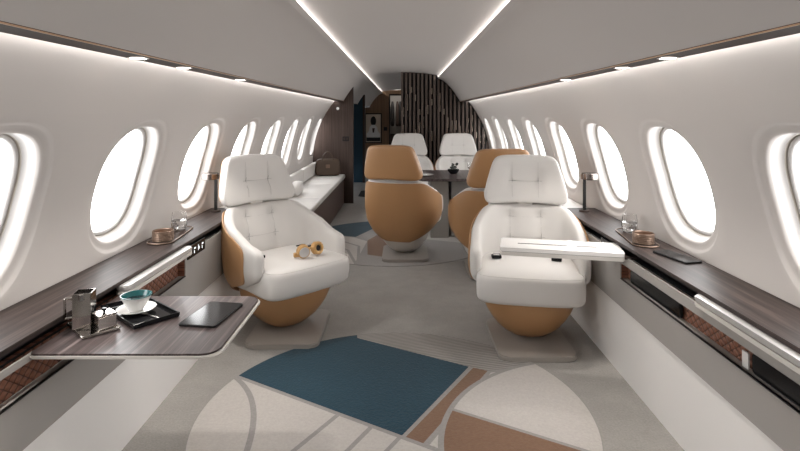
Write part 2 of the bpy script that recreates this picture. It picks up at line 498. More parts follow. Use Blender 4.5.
add_box(bm, -.55, .25, YE+1.3, YE+1.34, 0, 2.05); add_box(bm, -.6, -.56, YE+.06, YE+1.34, 0, 2.05); add_box(bm, .2, .24, YE+.06, YE+1.34, 0, 2.05)
add_box(bm, -.6, .24, YE+.06, YE+1.34, 2.03, 2.07)
struct(obj('wall_beyond_door', bm, M_GREY)); 
t = thing('wardrobe', 'dark cabinet seen through the far doorway', 'cabinet', (-.36, YE+1.29, 0))
obj('body', box(-.02, .36, -.25, 0, 0, .78), M_BLACKM, t); obj('door', box(-.015, .16, -.27, -.25, .05, .75), M_BAND, t); obj('door', box(.17, .355, -.27, -.25, .05, .75), M_BAND, t)
for x, c in ((-.30, M_BLACKM), (-.16, M_BAND), (-.08, M_BLACKM)):
    o = obj('hanging_coat', bmesh.new(), c)
    bm = bmesh.new(); superell(bm, .055, .10, .36, .5, .6, 20, 12, fn=lambda v: Vector((v.x*(1+.3*-v.z/.36), v.y, v.z)))
    bm.to_mesh(o.data); bm.free(); o.location = (x, YE+.9, 1.37)
    tag(o, {-.30: 'dark garment hanging at the left of the far doorway', -.16: 'brownish dark garment hanging in the middle of the far doorway', -.08: 'dark garment hanging at the right of the far doorway'}[x], 'coat')
ld = bpy.data.lights.new('closet_lamp', 'POINT'); ld.energy = 7; ld.shadow_soft_size = .08; ld.color = (1, .95, .9)
lo = bpy.data.objects.new('closet_lamp', ld); COL.objects.link(lo); lo.location = (-.2, YE+.3, 1.95)

# framed print and light switch on the far bulkhead
t = thing('framed_picture', 'black framed print of a dark haired figure in white on brown bulkhead', 'picture', (-.80, YE, .98))
bm = bmesh.new()
for a in ((-.225, -.20, -.40, .40), (.20, .225, -.40, .40), (-.2, .2, .375, .40), (-.2, .2, -.40, -.375)):
    add_box(bm, a[0], a[1], -.03, 0, a[2], a[3])
obj('frame', bm, M_BLACK, t)
pr = obj('print', box(-.2, .2, -.012, 0, -.375, .375), M_PRINT, t)
def flat(pts, y):
    bm = bmesh.new(); xz_prism(bm, pts, y, y+.002); return bm
ell = lambda cx, cz, rx, rz, n=24: [(cx+rx*math.cos(2*PI*i/n), cz+rz*math.sin(2*PI*i/n)) for i in range(n)]
obj('dark_hair', flat(ell(0, .19, .075, .13), -.015), M_BLACKM, pr)
obj('white_garment', flat([(-.04, .09), (.04, .09), (.10, .03), (.12, -.08), (.19, -.16), (.17, -.25), (-.17, -.25), (-.19, -.16), (-.12, -.08), (-.10, .03)], -.0155), M_PORC, pr)
obj('dark_hem', flat([(-.19, -.25), (.19, -.25), (.19, -.35), (-.19, -.35)], -.016), M_BLACKM, pr)
obj('dark_sash', flat([(-.03, .0), (.04, .0), (.02, -.12), (-.02, -.12)], -.018), M_BROWNB, pr)
o = obj('wall_switch', box(-.045, .045, -.01, 0, -.05, .05, bev=.004), M_BLACKM); o.location = (-.475, YE, .96)
tag(o, 'black square switch between the framed print and far doorway', 'switch')

# slatted bulkhead behind the far seats
bm = bmesh.new()
def slat_top(x):
    return topz(x)-.003
P = [(-.03, 0)]+[(x/100, slat_top(x/100)) for x in list(range(-3, 90, 4))]+[(.90, 1.551), (1.055, 1.551)]+[(wallx(1.551-(1.251)*k/15)-.002, 1.551-(1.251)*k/15) for k in range(1, 16)]+[(1.22, 0)]
xz_prism(bm, P, Y1+.03, Y1+.07, 0)
x = -.03; k = 0
while x < 1.34:
    xr = x+.030
    zt = min(slat_top(max(abs(x), 0)), slat_top(xr)) if xr < 1.36 else 1.0
    if 0.89 < xr < 1.06: zt = 1.55
    z0 = 0 if xr < 1.2 else .5
    if zt > .7:
        add_box(bm, x, xr, Y1-.012, Y1+.03, z0, zt, mi=1)
        for q in range(3):
            if random.random() < .55:
                zz = random.uniform(.9, zt-.3); hh = random.uniform(.08, .2)
                add_box(bm, xr+.003, xr+.014, Y1+.018, Y1+.03, zz, zz+hh, mi=2)
    x += .064; k += 1
struct(obj('wall_slatted', bm, [M_SLATB, M_SLAT, M_SLATL])).name = 'wall_right_slatted'

# cabin wall behind the camera
bm = bmesh.new()
P = side_outline(1, .02)[1:]+[(0, 0)]
full = [(x, z) for x, z in side_outline(1, .0)]+[]
left = [(-x, z) for x, z in side_outline(1, .0)][::-1]
xz_prism(bm, full[1:]+left[:-1], Y0-.05, Y0)
struct(obj('wall_near', bm, M_WALL))

# ------------------------------------------------------------------ carpet inlays
def clip_poly(sub, clipc):
    out = sub
    m = len(clipc)
    for i in range(m):
        a, b = clipc[i], clipc[(i+1) % m]; inp, out = out, []
        if not inp: return []
        def ins(p): return (b[0]-a[0])*(p[1]-a[1])-(b[1]-a[1])*(p[0]-a[0]) >= -1e-9
        def inter(p, q):
            d1 = (b[0]-a[0])*(p[1]-a[1])-(b[1]-a[1])*(p[0]-a[0]); d2 = (b[0]-a[0])*(q[1]-a[1])-(b[1]-a[1])*(q[0]-a[0])
            t = d1/(d1-d2); return (p[0]+(q[0]-p[0])*t, p[1]+(q[1]-p[1])*t)
        for j in range(len(inp)):
            p, q = inp[j-1], inp[j]
            if ins(q):
                if not ins(p): out.append(inter(p, q))
                out.append(q)
            elif ins(p): out.append(inter(p, q))
    return out
def circ(cx, cy, r, n=96): return [(cx+r*math.cos(2*PI*i/n), cy+r*math.sin(2*PI*i/n)) for i in range(n)]
def halfplane(p, q, L=4):
    """big quad on the left side of p->q"""
    d = Vector((q[0]-p[0], q[1]-p[1])).normalized(); nn = Vector((-d.y, d.x))
    P = Vector(p); return [tuple(P-d*L), tuple(P+d*L), tuple(P+d*L+nn*L), tuple(P-d*L+nn*L)]
def ribbon(path, w):
    l, r = [], []
    for i, p in enumerate(path):
        a = Vector(path[max(i-1, 0)]); b = Vector(path[min(i+1, len(path)-1)])
        d = (b-a).normalized(); nn = Vector((-d.y, d.x))*w/2
        l.append(tuple(Vector(p)+nn)); r.append(tuple(Vector(p)-nn))
    return l, r
def flatpoly(bm, pts, z, mi):
    if len(pts) < 3: return
    q = []
    for p in pts:
        if not q or (p[0]-q[-1][0])**2+(p[1]-q[-1][1])**2 > 1e-8: q.append(p)
    if (q[0][0]-q[-1][0])**2+(q[0][1]-q[-1][1])**2 < 1e-8: q.pop()
    if len(q) < 3: return
    f = bm.faces.new([bm.verts.new((x, y, z)) for x, y in q]); f.material_index = mi
    if f.normal.z < 0: f.normal_flip()
def ribpoly(bm, path, w, z, mi, C):
    l, r = ribbon(path, w)
    for i in range(len(path)-1):
        flatpoly(bm, clip_poly([r[i], r[i+1], l[i+1], l[i]], C), z, mi)

CX, CY, CR = -.035, 2.41, .885
C1 = circ(CX, CY, CR, 128)
C2 = circ(.955, 2.12, .80, 128)
bm = bmesh.new()
# base disc with an edge
add_prism(bm, C1, 0.0005, .004, mi=3)
C1i = circ(CX, CY, CR-.006, 128)
zz = .0044
def piece(poly, mi, dz=0.0): flatpoly(bm, clip_poly(poly, C1i), zz+dz, mi)
g = (-.823, 2.735); tb = (-.004, 2.236); apex = (-.274, 3.21); tr = (.351, 2.846)
piece([g, (-1.2, 2.95), (-1.0, 3.6), (apex[0]-.1, 3.8), apex, tr, tb], 1)                                 # teal
piece([apex, (apex[0]-.1, 3.8), (1.0, 3.6), (.80, 2.80), (.70, 2.86), (.444, 2.80), tr], 4)               # ribbed
d2 = .022
piece([(.351+d2, 2.846-.012), (.444, 2.80), (.083, 2.183), (.012, 2.226)], 2) # brown strip (runs on past tb)
# cream lower left: below the g->tb line and left of the strip
off = .026
piece([(g[0]-.4, g[1]+.24-off), (g[0], g[1]-off), (tb[0], tb[1]-off), (.50, 1.929-off), (.50, 1.2), (-1.3, 1.2)], 0)
# slivers between strip and second circle
piece([(.458, 2.78), (.70, 2.835), (.60, 2.6), (.3, 2.3), (.165, 2.136), (.108, 2.172)], 0, .0)
# second circle
lens = clip_poly(C2, C1i)
ring2 = circ(.955, 2.12, .815, 128)
flatpoly(bm, clip_poly(ring2, C1i), zz+.0003, 3)
p, q = (.25, 2.43), (.728, 2.146)
up = halfplane(p, q); dn = halfplane((q[0], q[1]-.022), (p[0], p[1]-.022))
flatpoly(bm, clip_poly(clip_poly(circ(.955, 2.12, .790, 128), C1i), up), zz+.0006, 0)
flatpoly(bm, clip_poly(clip_poly(circ(.955, 2.12, .790, 128), C1i), dn), zz+.0006, 2)
# grey lines across the cream field
def bez(p0, p1, p2, n=24): return [((1-t)**2*p0[0]+2*t*(1-t)*p1[0]+t*t*p2[0], (1-t)**2*p0[1]+2*t*(1-t)*p1[1]+t*t*p2[1]) for t in [i/n for i in range(n+1)]]
ribpoly(bm, bez((-.86, 2.73), (-.60, 2.47), (-.62, 1.9)), .026, zz+.0003, 3, C1i)
ribpoly(bm, [(-.294, 2.385), (-.434, 2.14), (-.72, 1.62)], .022, zz+.0003, 3, C1i)
ribpoly(bm, [(-.135, 2.30), (-.215, 2.148), (-.50, 1.60)], .022, zz+.0003, 3, C1i)
ribpoly(bm, [(-.014, 2.222), (-.09, 2.09), (-.38, 1.58)], .020, zz+.0003, 3, C1i)
o = obj('carpet_inlay', bm, [C_CREAM, C_TEAL, C_BROWN, C_LINE, C_RIB])
tag(o, 'large round carpet inlay of teal, brown and cream pieces in the foreground', 'carpet')

bm = bmesh.new()
C3 = circ(-.10, 5.75, 1.02, 128)
C3i = circ(-.10, 5.75, 1.012, 128)
add_prism(bm, clip_poly(C3, [(-.86, 3), (1.1, 3), (1.1, 8), (-.86, 8)]), .0005, .004, mi=3)
lim = [(-.855, 3), (1.1, 3), (1.1, 8), (-.855, 8)]
def piece3(poly, mi, dz=0): flatpoly(bm, clip_poly(clip_poly(poly, C3i), lim), zz+dz, mi)
piece3([(-1.3, 6.9), (-1.3, 6.18), (-.52, 5.86), (-.30, 6.42), (-.62, 7.2)], 1)
piece3([(-1.3, 6.15), (-.53, 5.83), (-.38, 5.66), (-.46, 4.5), (-1.3, 4.5)], 0)
piece3([(-.38, 5.69), (-.29, 5.95), (-.12, 5.60), (-.20, 5.05), (-.34, 5.12)], 2)
piece3([(-.28, 6.40), (-.27, 5.98), (.6, 5.6), (1, 6), (.4, 7)], 0)
ribpoly(bm, [(-.95, 6.0), (-.45, 5.45), (-.40, 4.7)], .03, zz+.0004, 3, C3i)
ribpoly(bm, [(-.95, 5.75), (-.55, 5.30), (-.40, 4.7)], .03, zz+.0004, 3, C3i)
tag(obj('carpet_inlay', bm, [C_CREAM, C_TEAL, C_BROWN, C_LINE]), 'round carpet inlay of teal, brown and cream beside the sofa', 'carpet')
bm = bmesh.new()
add_prism(bm, clip_poly(circ(-.45, 9.1, .42, 48), [(-.74, 8), (1, 8), (1, 10), (-.74, 10)]), .0005, .004)
tag(obj('carpet_inlay', bm, mat('charcoal_pile', (.03, .03, .035), .95)), 'dark rounded carpet inlay on the floor past the wood partition', 'carpet')

# ------------------------------------------------------------------ side consoles
XC = 1.13
def console(s):
    sd = 'left' if s < 0 else 'right'
    yend = 3.80; ystart = Y0+.02
    t = thing('side_console', f'long wood topped side console with quilted pocket along the {sd} wall', 'console', (s*XC, ystart, 0))
    def B(name, x0, x1, y0, y1, z0, z1, m, bev=0, parent=t):
        x0, x1 = (s*(x0-XC), s*(x1-XC)); 
        return obj(name, box(min(x0, x1), max(x0, x1), y0-ystart, y1-ystart, z0, z1, bev=bev), m, parent)
    yf = 8.38 if s > 0 else 4.55
    B('lower_panel', XC, XC+.03, ystart, yf, 0, .355, M_WHITEP)
    sy = 2.76
    bm = bmesh.new()
    def bb(x0, x1, y0, y1, z0, z1, mi=0):
        x0, x1 = (s*(x0-XC), s*(x1-XC)); add_box(bm, min(x0, x1), max(x0, x1), y0-ystart, y1-ystart, z0, z1, mi=mi)
    zq0, zq1 = (.504, .582) if s > 0 else (.515, .605)
    bb(XC-.004, XC+.03, ystart, sy, .355, zq0)
    bb(XC-.004, XC+.004, ystart, sy, zq1, .626)
    bb(XC-.004, XC+.004, sy, yend, .355, .626)
    bb(XC+.03, XC+.20, yend-.02, yend, 0, .66)
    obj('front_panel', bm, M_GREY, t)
    if yf > yend: B('rear_panel', XC+.002, XC+.03, yend, yf, .355, .66, M_CREAM)
    if yf > yend: B('rear_ledge', XC+.002, 1.365, yend+.0, yf, .645, .66, M_WHITEP)
    # quilted pocket: back, floor and end of the slot
    bm = bmesh.new()
    bb(XC+.034, XC+.05, ystart, sy, zq0-.03, zq1+.02)
    bb(XC+.0, XC+.034, sy-.006, sy-.001, zq0, zq1)
    obj('quilted_pocket', bm, M_QUILT, t)
    B('pocket_lip', XC-.006, XC+.004, ystart, sy, zq0-.004, zq0, M_BLACKM)
    B('gap_shade_sheet', XC+.06, XC+.075, ystart, yend-.03, .626, .668, M_BLACKM)  # black here and on the slot floor puts the gap's shade into colour
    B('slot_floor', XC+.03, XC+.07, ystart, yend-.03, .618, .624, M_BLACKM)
    # wood ledge with rounded far corner
    x0, x1 = XC-.002, 1.368
    r = .05
    pl = [(x0, ystart), (x1, ystart), (x1, yend)]
    for k in range(7):
        a = PI/2+PI/2*k/6; pl.append((x0+r+r*math.cos(a), yend-r+r*math.sin(a)))
    pl = [(s*(x-XC), y-ystart) for x, y in pl]
    bm = bmesh.new(); add_prism(bm, pl, .668, .684, bev=.003)
    obj('ledge_top', bm, M_WOOD, t)
    # control panel with icons under the ledge edge
    y0, y1 = 2.78, 3.02
    cp = B('control_panel', XC-.010, XC-.003, y0, y1, .59, .655, M_BLACK, .002)
    for k in range(4):
        yc = y0+.035+k*.055
        bm = bmesh.new()
        xx0, xx1 = sorted((s*(-.0112), s*(-.0098)))
        q = yc-ystart
        if k % 2: 
            add_box(bm, xx0, xx1, q-.010, q+.010, .628, .636); add_box(bm, xx0, xx1, q-.010, q-.004, .606, .622)
        else:
            add_box(bm, xx0, xx1, q-.009, q-.004, .608, .640); add_box(bm, xx0, xx1, q+.002, q+.009, .613, .628)
        obj('icon', bm, M_ICON, cp)
    return t
cl = console(-1); cr = console(1)

# stowed leaves / rails
def leaf(s, y0, y1, z0, z1, name, label, cat, x_in=XC-.035, xo=XC+.02):
    pl = rrect(x_in, xo, y0, y1, .024)
    pl = [(s*x, y) for x, y in pl]
    t = thing(name, label, cat, (0, 0, 0))
    bm = bmesh.new(); h = (z1-z0)
    add_prism(bm, pl, z0, z0+h*.42, bev=.004); obj('lower_leaf', bm, M_TRIMW, t, True)
    pl2 = [(s*x, y) for x, y in rrect(x_in+.006, xo, y0+.006, y1-.006, .02)]
    bm = bmesh.new(); add_prism(bm, pl2, z0+h*.42, z0+h*.52); obj('hinge_line', bm, M_GREY, t)
    bm = bmesh.new(); add_prism(bm, pl, z0+h*.52, z1, bev=.004); obj('upper_leaf', bm, M_SILVER, t, True)
    return t
leaf(-1, 2.12, 2.775, .628, .667, 'table_rail', 'rounded silver rail of the pull-out table on the left console', 'rail', XC-.04)
leaf(1, .75, 2.03, .628, .667, 'folded_table_leaf', 'silver edged folded table leaf stowed in the right console', 'table', XC-.03)

# left pull-out table
t = thing('side_table', 'dark grey wood pull-out table with rounded corners on the left console', 'table', (-.845, 1.86, 0))
def tplan(x0, x1, y, r, rl): return [p for p in rrect(x0, x1, -y, y, rl) if p[1] > 0 and p[0] < 0]+[p for p in rrect(x0, x1, -y, y, rl) if p[1] < 0 and p[0] < 0]+[p for p in rrect(x0, x1, -y, y, r) if p[1] < 0 and p[0] > 0]+[p for p in rrect(x0, x1, -y, y, r) if p[1] > 0 and p[0] > 0]
bm = bmesh.new(); add_prism(bm, tplan(-.284, .282, .255, .05, .018), .6235, .6295, bev=.0015)
obj('tabletop', bm, M_WOODT, t)
bm = bmesh.new(); add_prism(bm, tplan(-.286, .290, .259, .053, .02), .615, .6235, bev=.003, seg=3)
obj('rim', bm, M_TRIMW, t, True)
obj('support_arm', box(-.285, -.05, -.03, .03, .592, .615), M_BLACKM, t)

# right folding table over the seat, partly opened
t = thing('folding_table', 'narrow folded white tray table sticking out over the right front seat', 'table', (.83, 2.81, .62), math.radians(-12.5))
bm = bmesh.new(); add_prism(bm, rrect(-.31, .30, -.11, .115, .012), 0.0, .018, bev=.003); obj('lower_leaf', bm, M_TRIMW, t)
bm = bmesh.new(); add_prism(bm, rrect(-.305, .295, -.108, .113, .012), .018, .0215); obj('hinge_gap', bm, M_GREY, t)
bm = bmesh.new(); add_prism(bm, rrect(-.31, .30, -.11, .115, .012), .0215, .041, bev=.003); obj('upper_leaf', bm, mat('white_lacquer', (.80, .78, .76), .25, coat=.3), t)
obj('slot', box(-.22, .18, -.010, .002, .041, .0418), M_BLACKM, t)
obj('wood_bracket', box(.285, .37, -.07, .09, .002, .016, bev=.002), M_WOOD, t)

# ------------------------------------------------------------------ seats
SA, SB = .352, .275
def zt_fn(t):
    if t < 46: return .750
    if t < 62: return .750-.020*((t-46)/16)**2
    k = min(1, (t-62)/46)
    return .730+(.585-.730)*k - max(0, (t-108)/20)*.03
def plan(t_deg, z, off):
    s = 1 if t_deg >= 0 else -1; t = abs(t_deg)
    a, b = SA+off, SB+off
    if t <= 90:
        r = math.radians(t); x = a*abs(math.sin(r))**.80; y = b*abs(math.cos(r))**.80
    else:
        x = a*(1-.04*((t-90)/38)**2); y = -(t-90)/38*.26
    if z < .45:
        k = min(1, (.45-z)/.34); g = 1-.50*k**1.8; x *= g; y *= (g if y > 0 else 1)
    else:
        k = (z-.45)/.29; x *= 1-.13*k**1.2*max(0, math.cos(math.radians(min(t, 90)*.9)))
        y += .26*(z-.45)*max(0, math.cos(math.radians(min(t, 90))))**.5
    return Vector((s*x, y+.03, z))
DIMP = [(-.10, .67), (.10, .67), (-.10, .545), (.10, .545)]
def sweep(bm, tm, offc, offh, zb, zt, n=64, K=24, ex=.45, dimples=False):
    rings = []
    for i in range(n+1):
        # ends rounded
        u = -1+2*i/n
        t = tm*sgp(math.sin(u*PI/2), 1.0)*.5+tm*u*.5
        e = min(1, (1-abs(t)/tm)/.055); f = math.sqrt(max(0, 1-(1-e)**2)) if e < 1 else 1
        f = max(f, .03)
        b, tp = zb(abs(t)), zt(abs(t)); oc, oh = offc(abs(t)), offh(abs(t))
        rg = []
        for k in range(K):
            p = 2*PI*k/K
            off = oc+oh*f*sgp(math.cos(p), ex); z = (b+tp)/2+(tp-b)/2*(.55+.45*f)*sgp(math.sin(p), ex)
            v = plan(t, z, off)
            if dimples and math.cos(p) < -.3:
                for dx, dz in DIMP:
                    d2 = (v.x-dx)**2+(v.z-dz)**2
                    v.y += .026*math.exp(-d2/.0016)
            rg.append(bm.verts.new(v))
        rings.append(rg)
    for a, b in zip(rings, rings[1:]):
        for k in range(K):
            bm.faces.new((a[k], a[(k+1) % K], b[(k+1) % K], b[k]))
    bm.faces.new(rings[0]); bm.faces.new(rings[-1][::-1])

def surf_line(me, pts, ymin=.05):
    out = []
    vs = [(v.co.x, v.co.y, v.co.z) for v in me.vertices if v.co.y > ymin and v.normal.y < -.25]
    for x, z in pts:
        near = sorted(vs, key=lambda v: (v[0]-x)**2+(v[2]-z)**2)[:4]
        w = [1/((v[0]-x)**2+(v[2]-z)**2+1e-6) for v in near]
        out.append((x, sum(a*v[1] for a, v in zip(w, near))/sum(w)-.0002, z))
    return out
def seg(x0, z0, x1, z1, n=14): return [(x0+(x1-x0)*k/n, z0+(z1-z0)*k/n) for k in range(n+1)]
def smooth3(p):
    return [p[0]]+[(p[i][0], (p[i-1][1]+p[i][1]+p[i+1][1])/3, p[i][2]) for i in range(1, len(p)-1)]+[p[-1]]
def b_headcrease():
    me = mk('headrest', b_head, M_LEATHW); bm = bmesh.new()
    for a in ((-.085, .905, .085, .905), (-.085, .905, -.085, 1.03), (.085, .905, .085, 1.03), (-.085, .905, -.085, .80), (.085, .905, .085, .80)):
        add_tube(bm, smooth3(smooth3(surf_line(me, seg(*a)))), .0013, 6)
    return bm
def b_backcrease():
    me = mk('backrest', b_pad, M_LEATHW); bm = bmesh.new()
    for z in (.67, .545):
        add_tube(bm, smooth3(smooth3(surf_line(me, seg(-.10, z, .10, z)))), .0013, 6)
    for x in (-.10, .10):
        add_tube(bm, smooth3(smooth3(surf_line(me, seg(x, .52, x, .72, 20)))), .0013, 6)
    return bm
def b_shellseam():
    bm = bmesh.new(); add_tube(bm, [tuple(plan(0.3, .22+.48*k/24, .0113)) for k in range(25)], .0013, 6)
    return bm
MESH = {}
def mk(key, build, mats, smooth=True, angle=40):
    if key not in MESH:
        o = obj(key, build(), mats, None, smooth, angle); MESH[key] = o.data; bpy.data.objects.remove(o)
    return MESH[key]
def part(name, key, build, m, parent, smooth=True, angle=40):
    o = bpy.data.objects.new(name, mk(key, build, m, smooth, angle)); COL.objects.link(o); o.parent = parent; return o

def b_pad():
    bm = bmesh.new()
    sweep(bm, 128, lambda t: -.045+.010*min(1, t/90), lambda t: .045-.010*min(1, t/90), lambda t: .30+.10*max(0, (t-95)/33), zt_fn, 80, 40, .5, True)
    return bm
def b_shell(zlow):
    def f():
        bm = bmesh.new()
        sweep(bm, 110, lambda t: .002, lambda t: .009, lambda t: zlow+(.36-zlow)*max(0, (t-25)/85)**1.3, lambda t: zt_fn(t)-.022, 80, 28, .5)
        return bm
    return f
def b_bowl(white=False):
    bm = bmesh.new()
    def fn(v):
        k = (v.z+.25)/.25 if v.z < 0 else 1
        return Vector((v.x, v.y-.02, v.z+.30))
    rows = []
    prof = [(0, .036), (.10, .036), (.115, .042), (.15, .065), (.19, .10), (.225, .145), (.252, .19), (.27, .235), (.28, .285), (.278, .31), (0, .31)]
    bm2 = bm
    n = 44; rings = []
    if white: prof = [(a*.92, min(b, .30)) for a, b in prof]
    for r, z in prof:
        if r == 0: rings.append([bm.verts.new((0, -.02, z))]); continue
        rings.append([bm.verts.new((r*sgp(math.cos(2*PI*i/n), .85), r*.97*sgp(math.sin(2*PI*i/n), .85)-.02, z)) for i in range(n)])
    for a, b in zip(rings, rings[1:]):
        for i in range(n):
            j = (i+1) % n
            if len(a) == 1: bm.faces.new((a[0], b[j], b[i]))
            elif len(b) == 1: bm.faces.new((a[i], a[j], b[0]))
            else: bm.faces.new((a[i], a[j], b[j], b[i]))
    return bm
def b_cush():
    bm = bmesh.new()
    def fn(v):
        w = 1+.0*v.y
        front = max(0, -v.y/.27)
        x = v.x*(.93+.07*front); y = v.y
        # front edge bulges gently, top domes
        z = v.z
        if v.z > 0: z += .012*(1-(v.x/.31)**2)*(1-(v.y/.27)**2)
        else: z += .018*(abs(v.x)/.31)**3*0
        y -= .018*(1-(v.x/.31)**2)*front
        if z < 0: y += .02*front*(-z/.09)
        return Vector((x, y-.065, z+.365))
    superell(bm, .313, .275, .093, .32, .30, 64, 24, fn)
    return bm
def head_fn(v):
    k = v.z/.162
    w = 1.0-.18*(k+.4) if k > -.4 else (1.0-.05*(k+.4)**2)
    x = v.x*w
    y = v.y
    y -= .05*(abs(x)/.28)**2.2           # wings curve forward
    z = v.z
    if k < 0: z -= .018*(1-(x/.28)**2)*(-k)*-1*1.0   # bottom edge arches upward in the middle
    if k > 0: z += .008*(1-(x/.28)**2)*k
    return x, y, z
def b_head():
    bm = bmesh.new()
    def fn(v):
        x, y, z = head_fn(v)
        if v.y < 0:
            for dx in (-.085, .085):
                y += .026*math.exp(-((x-dx)**2+(z+.0)**2)/.0016)
        p = Vector((x, y, z)); p.y += (z)*.20
        return p+Vector((0, .355, .905))
    superell(bm, .272, .056, .160, .25, .36, 96, 48, fn)
    return bm
def b_headback(wide=False):
    bm = bmesh.new()
    def fn(v):
        x, y, z = head_fn(v)
        p = Vector((x, y+(.016 if wide else .028), z)); p.y += z*.20
        return p+Vector((0, .355, .905))
    superell(bm, .276 if wide else .267, .060 if wide else .042, .162 if wide else .156, .25, .36, 72, 28, fn)
    return bm
def b_headseam():
    bm = bmesh.new()
    pts = []
    for k in range(25):
        z = -.14+.28*k/24
        x, y, zz2 = head_fn(Vector((.002, .042*(1-abs(z/.160)**7)**.14, z)))
        pts.append((x, y+.0285+z*.20+.355, zz2+.905))
    add_tube(bm, pts, .0012, 6)
    for k in range(0):
        pass
    return bm
def b_trim():
    bm = bmesh.new()
    sweep(bm, 46, lambda t: -.012, lambda t: .022, lambda t: .738, lambda t: .756, 40, 12, .6)
    return bm
def b_spine():
    bm = bmesh.new(); add_box(bm, -.05, .05, .315, .355, .60, .84, bev=.01)
    return bm
def b_plate():
    bm = bmesh.new(); add_prism(bm, rrect(-.215, .215, -.36, .20, .055, 8), 0.001, .030, bev=.006, seg=3)
    return bm
def b_piping():
    bm = bmesh.new(); pts = []
    n = 80
    for i in range(n):
        th = 2*PI*i/n
        x = .306*sgp(math.cos(th), .30); y = .268*sgp(math.sin(th), .30)
        front = max(0, -y/.27); x *= (.93+.07*front); y -= .018*(1-(x/.31)**2)*front
        pts.append((x, y-.065, .446-.0*front))
    add_tube(bm, pts, .0022, 6, True)
    return bm
def b_star():
    bm = bmesh.new()
    for a in range(4):
        add_tube(bm, [(0, 0, 0), (.024*math.cos(a*PI/2), -.009, .024*math.sin(a*PI/2))], .0010, 5)
    add_lathe(bm, [(0, -.0015), (.0035, -.0010), (.0035, .001), (0, .0015)], 10, M=Matrix.Rotation(PI/2, 4, 'X'))
    return bm
def b_buckle():
    bm = bmesh.new(); add_box(bm, -.030, .030, -.022, .022, 0, .018, bev=.004)
    return bm
def b_latch():
    bm = bmesh.new(); add_box(bm, -.018, .018, -.014, .014, .018, .022, bev=.001); return bm
def b_web():
    bm = bmesh.new()
    pts = [(0, .02, .008), (0, .05, .010), (0, .085, .004), (0, .12, -.03)]
    for (a, b) in zip(pts, pts[1:]):
        vs = [bm.verts.new(Vector(p)+Vector((dx, 0, dz))) for p in (a, b) for dx in (-.022, .022) for dz in (0, .003)]
        for f in ((0, 2, 6, 4), (1, 5, 7, 3), (0, 4, 5, 1), (2, 3, 7, 6), (0, 1, 3, 2), (4, 6, 7, 5)):
            bm.faces.new([vs[i] for i in f])
    return bm

def make_chair(label, loc, rz, plate_rz=0, bowl='tan', belts=True, group=None, name='cabin_seat', plate_off=(0, 0)):
    t = thing(name, label, 'seat', loc, rz, group)
    p = part('base_plate', 'base_plate', b_plate, M_BASE, t); p.rotation_euler = (0, 0, plate_rz-rz)
    c, s_ = math.cos(-rz), math.sin(-rz); p.location = (plate_off[0]*c-plate_off[1]*s_, plate_off[0]*s_+plate_off[1]*c, 0)
    if bowl == 'tan': part('under_shell', 'under_shell_tan', b_bowl, M_LEATHT, t)
    else: part('under_shell', 'under_shell_white', lambda: b_bowl(True), M_TRIMW, t)
    cu = part('seat_cushion', 'seat_cushion', b_cush, M_LEATHW, t)
    part('piping', 'piping', b_piping, M_LEATHW, cu)
    bk = part('backrest', 'backrest', b_pad, M_LEATHW, t)
    zl = .20 if bowl == 'tan' else .16
    part('outer_shell', 'outer_shell_%s' % bowl, b_shell(zl), M_LEATHT, t)
    part('crease_lines', 'backcrease', b_backcrease, M_CREASE, bk)
    part('seam', 'shell_seam', b_shellseam, M_LEATHT, bk)
    part('neck_bracket', 'neck_bracket', b_spine, M_TRIMW, t)
    part('trim', 'seat_trim', b_trim, M_SILVER, t)
    hd = part('headrest', 'headrest', b_head, M_LEATHW, t)
    wide = bowl == 'white'
    hb = part('headrest_shell', 'headrest_shell_%s' % wide, lambda: b_headback(wide), M_LEATHT, t)
    q = part('seam', 'head_seam', b_headseam, M_LEATHT, hb); q.location = (0, .006 if wide else 0, 0)
    part('crease_lines', 'headcrease', b_headcrease, M_CREASE, hd)
    for dx in (-.085, .085):
        o = part('tuft', 'tuft', b_star, M_SEAM, hd); o.location = (dx, .355-.056+.026-.0075-.002, .905)
    for dx, dz in DIMP:
        v = plan(math.degrees(math.asin(min(1, abs(dx)/.3)))*(1 if dx > 0 else -1), dz, -.09)
        o = part('tuft', 'tuft', b_star, M_SEAM, bk)
        yy = tuft_y(dx, dz); o.location = (dx, yy-.002, dz)
    if belts:
        for dx in (-.19, .17):
            bu = part('seat_belt', 'seat_belt', b_web, M_BLACKM, t); bu.location = (dx, -.02, .468)
            q = part('buckle', 'buckle', b_buckle, M_BLACK, bu); q.rotation_euler = (0, 0, .15 if dx < 0 else -.2)
            part('latch', 'latch', b_latch, M_SILVER, q)
    return t
def tuft_y(dx, dz):
    me = mk('backrest', b_pad, M_LEATHW)
    best = None
    for v in me.vertices:
        if v.co.y < .05: continue
        if v.normal.y > -.2: continue
        d = (v.co.x-dx)**2+(v.co.z-dz)**2
        if best is None or d < best[0]: best = (d, v.co.y)
    return best[1]

seatR = make_chair('white leather swivel seat in front right, under the white tray table', (.765, 3.27, 0), math.radians(-10), 0, plate_off=(-.02, -.01))
seatL = make_chair('white leather swivel seat in front left holding the headphones', (-.765, 3.42, 0), math.radians(47), 0, plate_off=(.06, -.0))
make_chair('tan backed seat seen from behind in the middle of the aisle', (.01, 5.17, 0), math.radians(180-19), 0, bowl='white', belts=False, plate_off=(.01, .04))
make_chair('tan backed seat seen from behind, partly hidden by the front right seat', (.765, 4.68, 0), math.radians(180+6), 0, bowl='white', belts=False)
g = 'white seats at the far side of the dining table'
make_chair('white seat beyond the table, left of the far pair', (.08, 7.45, 0), 0, 0, belts=False, group=g)
make_chair('white seat beyond the table, right of the far pair', (.80, 7.45, 0), 0, 0, belts=False, group=g)

